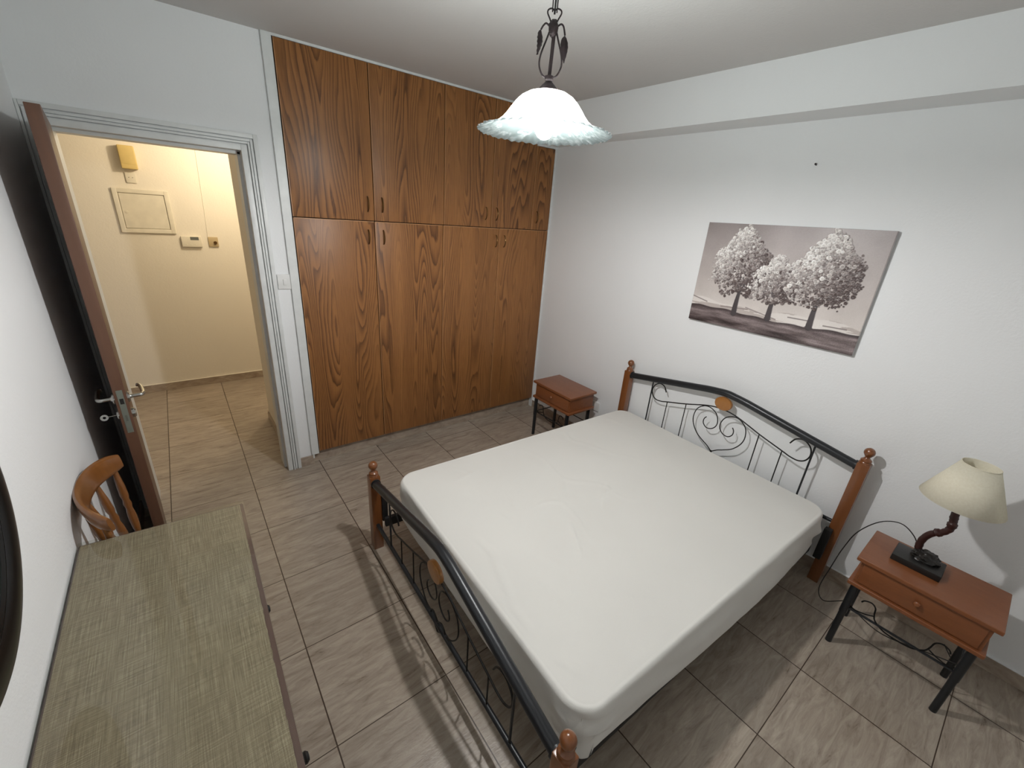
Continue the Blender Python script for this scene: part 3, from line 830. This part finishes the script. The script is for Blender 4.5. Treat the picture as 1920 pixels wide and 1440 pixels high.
# ------------------------------------------------------------------ bedside tables
def nightstand(x0, x1, y0, y1, label):
    """front faces -x; y0<y1"""
    t = thing('nightstand', ((x0+x1)/2, (y0+y1)/2, 0), label, 'bedside table', group='bedside tables with black metal legs')
    T_ = .525
    MB().box((x0, y0, T_-.020), (x1, y1, T_), .005, 3).build('top', M_night, t)
    MB().box((x0+.022, y0+.020, .386), (x1-.012, y1-.020, T_-.020), .001, 1).build('body', M_night, t)
    MB().box((x0+.004, y0+.004, .366), (x1-.002, y1-.004, .386), .005, 3).build('bottom_ledge', M_night, t)
    d = MB().box((x0+.015, y0+.032, .392), (x0+.024, y1-.032, T_-.026), .003, 2).build('drawer', M_night, t)
    ym = (y0+y1)/2
    MB().lathe([(.006, 0), (.006, .006), (.011, .010), (.012, .015), (.008, .020), (.002, .021)], seg=20, mat=Matrix.Translation((x0+.015, ym, .448)) @ Matrix.Rotation(-PI/2, 4, 'Y')).build('knob', M_night, d)
    lx = (x0+.024, x1-.036); ly = (y0+.035, y1-.035)
    for a in lx:
        for b in ly:
            L = MB(); L.tube([(a, b, 0), (a, b, .367)], .0135, 16); L.tube([(a, b, .20), (a, b, .367)], .0155, 16)
            L.build('leg', M_black, t)
    z = .232
    for a in lx: MB().tube([(a, ly[0], z), (a, ly[1], z)], .0042, 8).build('stretcher', M_black, t)
    MB().tube([(lx[0]+.012, ly[0], z-.004), (lx[0]+.012, ly[1], z-.004)], .0035, 8).build('stretcher', M_black, t)
    for b in ly: MB().tube([(lx[0], b, z), (lx[1], b, z)], .0042, 8).build('stretcher', M_black, t)
    f = lx[0]+.004
    hw = (ly[1]-ly[0])/2
    S = [(-hw+.135, .246), (-hw+.10, .272), (-hw+.094, .305), (-hw+.076, .320), (-hw+.052, .312), (-hw+.044, .298)]
    S2 = [(0, .213), (-.05, .219), (-.085, .244)]+S[1:]
    left = [(f, ym-s, zz) for s, zz in S2]; right = [(f, ym+s, zz) for s, zz in S2]
    MB().tube(smoothpath(left[::-1]+right[1:], 6), .0032, 8).build('scroll', M_wire, t)
    V = [(-hw, .262), (-hw+.03, .240), (-hw+.07, .247), (-hw+.10, .262)]
    for sg in (-1, 1): MB().tube(smoothpath([(f, ym+sg*s, zz) for s, zz in V], 5), .0028, 8).build('scroll', M_wire, t)
    return t
n1 = nightstand(2.517, 2.832, -2.727, -2.265, 'bedside table right of the bed carrying the cream shaded lamp')
n2 = copy_tree(n1)
n2.location = (2.762, -.100, 0)
n2['label'] = 'bedside table left of the bed with bare top, beside the wardrobe'

# ------------------------------------------------------------------ lamp on the near bedside table
bx, by, bz = 2.700, -2.438, .525
lamp = thing('table_lamp', (bx, by, bz), 'table lamp with cream shade on a crooked dark root stem', 'lamp')
MB().box((2.632, -2.523, bz), (2.762, -2.355, bz+.030), .004, 2).build('base', M_stone, lamp)
kn = MB()
t_ = bmesh.new(); bmesh.ops.create_icosphere(t_, subdivisions=4, radius=1)
for v in t_.verts:
    p = v.co.copy(); d = 1+.28*noise.noise(p*1.8)+.18*noise.noise(p*4.5)
    v.co = Vector((2.715+p.x*.040*d, -2.455+p.y*.046*d, bz+.040+max(p.z*.028*d, -.011)))
kn._add(t_)
kn.build('carved_root', M_carved, lamp)
ST = [(2.740, -2.424, .555), (2.740, -2.418, .590), (2.738, -2.418, .628), (2.734, -2.428, .664), (2.728, -2.444, .690), (2.723, -2.462, .710), (2.720, -2.474, .735), (2.720, -2.474, .765), (2.722, -2.468, .800), (2.722, -2.464, .850)]
P = smoothpath(ST, 5); rr = [.0135+.0028*noise.noise((i*.55, 0, 0))+(.004 if 20 < i < 24 or 32 < i < 36 else 0) for i in range(len(P))]
MB().tube(P, rr, 12).build('stem', M_root, lamp)
sc_ = Vector((2.722, -2.464, 0))
MB().tube([(sc_.x, sc_.y, .85), (sc_.x, sc_.y, .915)], .013, 14).build('lamp_holder', M_cable, lamp)
s_ = MB(); s_.lathe([(.134, .872), (.058, 1.050)], sc_, 48, capa=False, capb=False)
so = s_.build('lamp_shade', M_shade, lamp)
md = so.modifiers.new('thick', 'SOLIDIFY'); md.thickness = .0018
rg = MB()
ring = [(sc_.x+.058*math.cos(a), sc_.y+.058*math.sin(a), 1.050) for a in [2*PI*k/40 for k in range(40)]]
rg.tube(ring, .0018, 6, closed=True)
rg.build('shade_ring', M_shade, so)
cab = smoothpath([(2.755, -2.425, .560), (2.79, -2.39, .60), (2.825, -2.33, .615), (2.845, -2.26, .565), (2.86, -2.20, .45), (2.865, -2.175, .32), (2.84, -2.165, .20), (2.80, -2.16, .06), (2.775, -2.20, .02), (2.72, -2.27, .12), (2.60, -2.29, .215), (2.555, -2.34, .225), (2.56, -2.45, .19), (2.60, -2.60, .205), (2.72, -2.70, .15), (2.86, -2.70, .05), (2.98, -2.66, .03)], 6)
MB().tube(cab, .0024, 8).build('power_cord', M_cable, lamp)

# ------------------------------------------------------------------ pendant lamp
ax, ay = BULB[0], BULB[1]
pend = thing('pendant_lamp', (ax, ay, H), 'wrought iron pendant lamp with leaves and glowing white bell shaped glass shade', 'lamp')
MB().lathe([(.055, H), (.055, H-.010), (.035, H-.028), (.008, H-.034)], (ax, ay, 0)).build('ceiling_rose', M_iron, pend)
# horizontal direction across the picture, for the leaf pair
sd = Vector((.767, -.641, 0)); fw = Vector((.641, .767, 0))
def q(s, z, f=0): p = Vector((ax, ay, 0))+sd*s+fw*f; return (p.x, p.y, z)
MB().tube([q(0, 2.40), q(.002, 2.52, .002), q(0, H-.02)], .0028, 8).build('cord', M_cable, pend)
for s, f in ((-.008, 0), (.008, .004)): MB().tube([q(s*.8, 2.405, f), q(s, 2.50, f), q(s, H-.03, f)], .0018, 8).build('suspension_wire', M_iron, pend)
MB().tube([q(0, 2.245), q(.002, 2.30), q(.004, 2.372)], .0055, 12).build('rod', M_iron, pend)
for sg in (-1, 1):
    MB().tube(smoothpath([q(sg*.006, 2.245), q(sg*.022, 2.252), q(sg*.033, 2.275), q(sg*.031, 2.302), q(sg*.018, 2.338), q(sg*.008, 2.365)], 6), .0026, 8).build('lyre_wire', M_iron, pend)
    MB().tube(smoothpath([q(sg*.006, 2.375), q(sg*.012, 2.388), q(sg*.020, 2.402), q(sg*.018, 2.410), q(sg*.008, 2.413), q(0, 2.408)], 5), .0022, 8).build('top_loop', M_iron, pend)
k_ = MB(); t_ = bmesh.new(); bmesh.ops.create_icosphere(t_, subdivisions=3, radius=1)
for v in t_.verts:
    d = 1+.25*noise.noise(v.co*3); v.co = Vector(q(0, 2.367))+Vector((v.co.x*.014*d, v.co.y*.014*d, v.co.z*.021*d))
k_._add(t_); k_.build('knot', M_iron, pend)
def leaf(sg, zt, ln, tw):
    L = MB()
    st = smoothpath([q(sg*.012, 2.372), q(sg*.022, 2.378), q(sg*.030, 2.372), q(sg*.036, zt)], 5)
    L.tube(st, .0026, 8)
    bm = L.bm; nU, nV = 12, 5; grid = []
    base = Vector(q(sg*.036, zt)); down = Vector((0, 0, -1)); side_ = (sd*math.cos(tw)+fw*math.sin(tw)); nor = side_.cross(down)
    for i in range(nU+1):
        u = i/nU; wdt = .0125*math.sin(PI*min(1, u**.75))**.9*(1-u*.25)+.0004
        row = []
        for j in range(nV):
            vv = (j/(nV-1)-.5)*2
            ripple = .0012*math.cos(u*40+abs(vv)*5)
            p = base+down*(ln*u)+side_*(vv*wdt+sg*.006*u*u)+nor*(abs(vv)*.004+ripple-.004*math.sin(PI*u))
            row.append((p, nor*.0009))
        grid.append(row)
    for off in (1, -1):
        vs = [[bm.verts.new(p+o*off) for p, o in row] for row in grid]
        for i in range(nU):
            for j in range(nV-1): bm.faces.new((vs[i][j], vs[i][j+1], vs[i+1][j+1], vs[i+1][j]))
        if off == 1: front = vs
        else: back = vs
    for i in range(nU):
        for j in (0, nV-1): bm.faces.new((front[i][j], front[i+1][j], back[i+1][j], back[i][j]))
    L.build('leaf', M_iron, pend)
leaf(-1, 2.362, .062, .9); leaf(1, 2.352, .066, .3)
MB().lathe([(.006, 2.252), (.013, 2.250), (.013, 2.240), (.010, 2.236), (.032, 2.214), (.034, 2.208), (.012, 2.208)], (ax, ay, 0), 32).build('cap', M_iron, pend)
zr = 2.0975
prof = [(.018, .1135), (.040, .1120), (.062, .1060), (.082, .0950), (.098, .0800), (.111, .0640), (.123, .0480), (.137, .0330), (.154, .0205), (.172, .0120), (.190, .0055), (.203, .0015), (.212, .0)]
def scal(r, z, a, j):
    f = max(0, (r-.15)/.062); wv = math.cos(a*46)
    return r+.0016*f*f*wv, z+zr+.0022*f*wv+.0012*f*math.sin(a*17)
g = MB(); g.lathe(prof, (ax, ay, 0), 276, capa=False, capb=False, fn=scal)
go = g.build('glass_shade', M_alab, pend, smooth=80)
bp = [(.0125, .060), (.014, .045), (.020, .030), (.027, .014), (.030, -.002), (.028, -.018), (.020, -.030), (.010, -.036), (.001, -.038)]
MB().lathe([(r, z+BULB[2]) for r, z in bp], (ax, ay, 0), 32).build('bulb', M_bulb, pend)
MB().lathe([(.016, 2.212), (.016, 2.176)], (ax, ay, 0), 24).build('bulb_holder', M_plastic, pend)

# ------------------------------------------------------------------ mirror on the left wall
MY, MZ, MR = -1.388, 1.262, .368
mir = thing('round_mirror', (XL, MY, MZ), 'round mirror with wide black frame on the left wall above the table', 'mirror')
mt = Matrix.Translation((XL, MY, MZ)) @ Matrix.Rotation(PI/2, 4, 'Y')
MB().lathe([(MR-.085, 0), (MR-.085, .008), (MR-.078, .012), (MR-.066, .010), (MR-.056, .017), (MR-.036, .021), (MR-.016, .019), (MR-.003, .013), (MR, 0), (MR-.085, 0)], seg=96, mat=mt, capa=False, capb=False).build('frame', M_frame, mir)
MB().lathe([(MR-.083, .001), (MR-.083, .006), (MR-.09, .0065)], seg=96, mat=mt).build('mirror_glass', M_mirror, mir)

# ------------------------------------------------------------------ table with burlap under glass
TZ = .730
tb = thing('side_table', (.10, -1.40, 0), 'dark wooden side table against the left wall below the round mirror', 'table')
quad = [(-.134, -.706), (.334, -.732), (.317, -2.12), (-.134, -2.12)]
quad = quad[::-1]
MB().poly(quad, TZ-.035, TZ-.009, .003).build('tabletop', M_table, tb)
ap = MB(); ap.box((-.11, -2.08, .575), (.298, -.765, TZ-.036), .002, 1); ap.build('apron', M_tablebody, tb)
for (ya, yb) in ((-1.36, -.82), (-1.98, -1.44)):
    d = MB().box((.298, ya, .59), (.306, yb, .685), .003, 2).build('drawer', M_tablebody, tb)
    ym = (ya+yb)/2-.14 if ya > -1.4 else (ya+yb)/2
    MB().lathe([(.006, 0), (.006, .010), (.013, .018), (.014, .024), (.009, .030), (.002, .031)], seg=20, mat=Matrix.Translation((.305, ym, .640)) @ Matrix.Rotation(PI/2, 4, 'Y')).build('knob', M_cable, d)
for a in (-.10, .283):
    for b in (-.79, -2.06):
        L = MB(); L.lathe([(.014, 0), (.020, .03), (.016, .06), (.022, .20), (.026, .36), (.020, .44), (.027, .47), (.027, .58)], (a, b, 0), 20)
        L.build('leg', M_tablebody, tb)
def runner():
    bm = bmesh.new(); nx, ny = 60, 170
    rows = []
    for j in range(ny+1):
        v = j/ny; yl = -.716+(-2.11+.716)*v; yr = -.741+(-2.11+.741)*v
        row = []
        for i in range(nx+1):
            u = i/nx
            xl = -.128; xr = .3225+(.302-.3225)*v
            xr += .0022*noise.noise((0, v*60, 1))+.0016*noise.noise((0, v*220, 4))
            row.append((xl+(xr-xl)*u, yl+(yr-yl)*u+.0015*noise.noise((u*60, 0, 7))))
        rows.append(row)
    V = [[bm.verts.new((x, y, TZ-.0062)) for x, y in r] for r in rows]
    W_ = [[bm.verts.new((x, y, TZ-.0085)) for x, y in r] for r in rows]
    for j in range(ny):
        for i in range(nx):
            bm.faces.new((V[j][i], V[j+1][i], V[j+1][i+1], V[j][i+1])); bm.faces.new((W_[j][i], W_[j][i+1], W_[j+1][i+1], W_[j+1][i]))
    for j in range(ny):
        for i in (0, nx): bm.faces.new((V[j][i], V[j+1][i], W_[j+1][i], W_[j][i]))
    for i in range(nx):
        for j in (0, ny): bm.faces.new((V[j][i], V[j][i+1], W_[j][i+1], W_[j][i]))
    b = MB(); b.bm.free(); b.bm = bm
    o = b.build('burlap_cloth', M_burlap, origin=(.1, -1.4, TZ-.0085), smooth=0)
    tag(o, 'tan burlap cloth covering the side table under its glass', 'tablecloth')
runner()
g = MB().poly([(p[0]+(.002 if p[0] > 0 else 0), p[1]+(.002 if p[1] > -1 else 0)) for p in quad], TZ-.0060, TZ, .0008).build('glass_sheet', M_glass, origin=(.1, -1.4, TZ-.006))
tag(g, 'clear glass sheet lying on the burlap covered side table', 'glass top')

# ------------------------------------------------------------------ chair between table and door, facing the room
ch = thing('wooden_chair', (.09, -.495, 0), 'farmhouse chair with turned spindles standing between side table and door', 'chair')
cy_ = -.495
seat = MB(); pts = []
for k in range(40):
    a = 2*PI*k/40; ca, sa = math.cos(a), math.sin(a)
    pts.append((.075+.175*math.copysign(abs(ca)**.6, ca), cy_-.032+.160*math.copysign(abs(sa)**.6, sa)*(1+.06*ca)))
seat.poly(pts, .415, .443, .006); seat.build('seat', M_chair, ch)
for sx, sy in ((-1, -1), (-1, 1), (1, -1), (1, 1)):
    tx, ty = .085+sx*.125, cy_+sy*.135; bx_, by_ = .085+sx*.150, cy_+sy*.175
    if sx < 0: bx_ = -.085
    n_ = 14; P = [(tx+(bx_-tx)*k/n_, ty+(by_-ty)*k/n_, .428*(1-k/n_)) for k in range(n_+1)]
    rr = [.016, .015, .019, .021, .021, .016, .020, .022, .021, .019, .016, .013, .015, .013, .011]
    MB().tube(P, rr, 12).build('leg', M_chair, ch)
for sy in (-1, 1): MB().tube([(-.058, cy_+sy*.158, .17), (.085, cy_+sy*.158, .165), (.222, cy_+sy*.158, .17)], [.009, .013, .009], 10).build('stretcher', M_chair, ch)
MB().tube([(.085, cy_-.158, .165), (.085, cy_, .165), (.085, cy_+.158, .165)], [.009, .013, .009], 10).build('stretcher', M_chair, ch)
# curved crest rail: hugging the sitter, high in the middle
def crest():
    bm = bmesh.new(); N = 36; rows = []
    yc = cy_-.005; hw = .232
    for i in range(N+1):
        s = -1+2*i/N
        a = s*1.08
        x = -.128+.090*(1-math.cos(a))/(1-math.cos(1.08)); yv = yc+hw*math.sin(a)/math.sin(1.08)
        dx = .090*math.sin(a)/(1-math.cos(1.08))*1.08; dy = hw*math.cos(a)/math.sin(1.08)*1.08
        n = Vector((dy, -dx, 0)).normalized()
        hh = .040*(1-abs(s)**6*.40)+.004; zc = .785+.012*(1-s*s)
        tk = .0115*(1-abs(s)**12*.3)
        row = []
        for k in range(12):
            b = 2*PI*k/12
            ex = math.copysign(abs(math.cos(b))**.6, math.cos(b))*tk; ez = math.copysign(abs(math.sin(b))**.75, math.sin(b))*hh
            p = Vector((x, yv, zc))+n*(ex-ez*.18)+Vector((0, 0, ez)); row.append(bm.verts.new(p))
        rows.append(row)
    for A, B in zip(rows, rows[1:]):
        for k in range(12): bm.faces.new((A[k], A[(k+1) % 12], B[(k+1) % 12], B[k]))
    bm.faces.new(rows[0]); bm.faces.new(rows[-1][::-1])
    b = MB(); b.bm.free(); b.bm = bm; b.build('crest_rail', M_chair, ch, smooth=60)
crest()
yc = cy_-.005
for k in range(5):
    s = -.84+.42*k; a = s*1.08
    tx = -.126+.090*(1-math.cos(a))/(1-math.cos(1.08)); ty = yc+.232*math.sin(a)/math.sin(1.08)
    bx_ = -.070+.045*s*s; by_ = yc+.150*s/.84
    n_ = 16; P = [(bx_+(tx-bx_)*i/n_, by_+(ty-by_)*i/n_, .450+(.762-.450)*i/n_) for i in range(n_+1)]
    rr = [.009, .010, .012, .0135, .0145, .0145, .0135, .0105, .0145, .0105, .0145, .0135, .0135, .012, .0105, .009, .008]
    MB().tube(P, rr, 12).build('spindle', M_chair, ch)
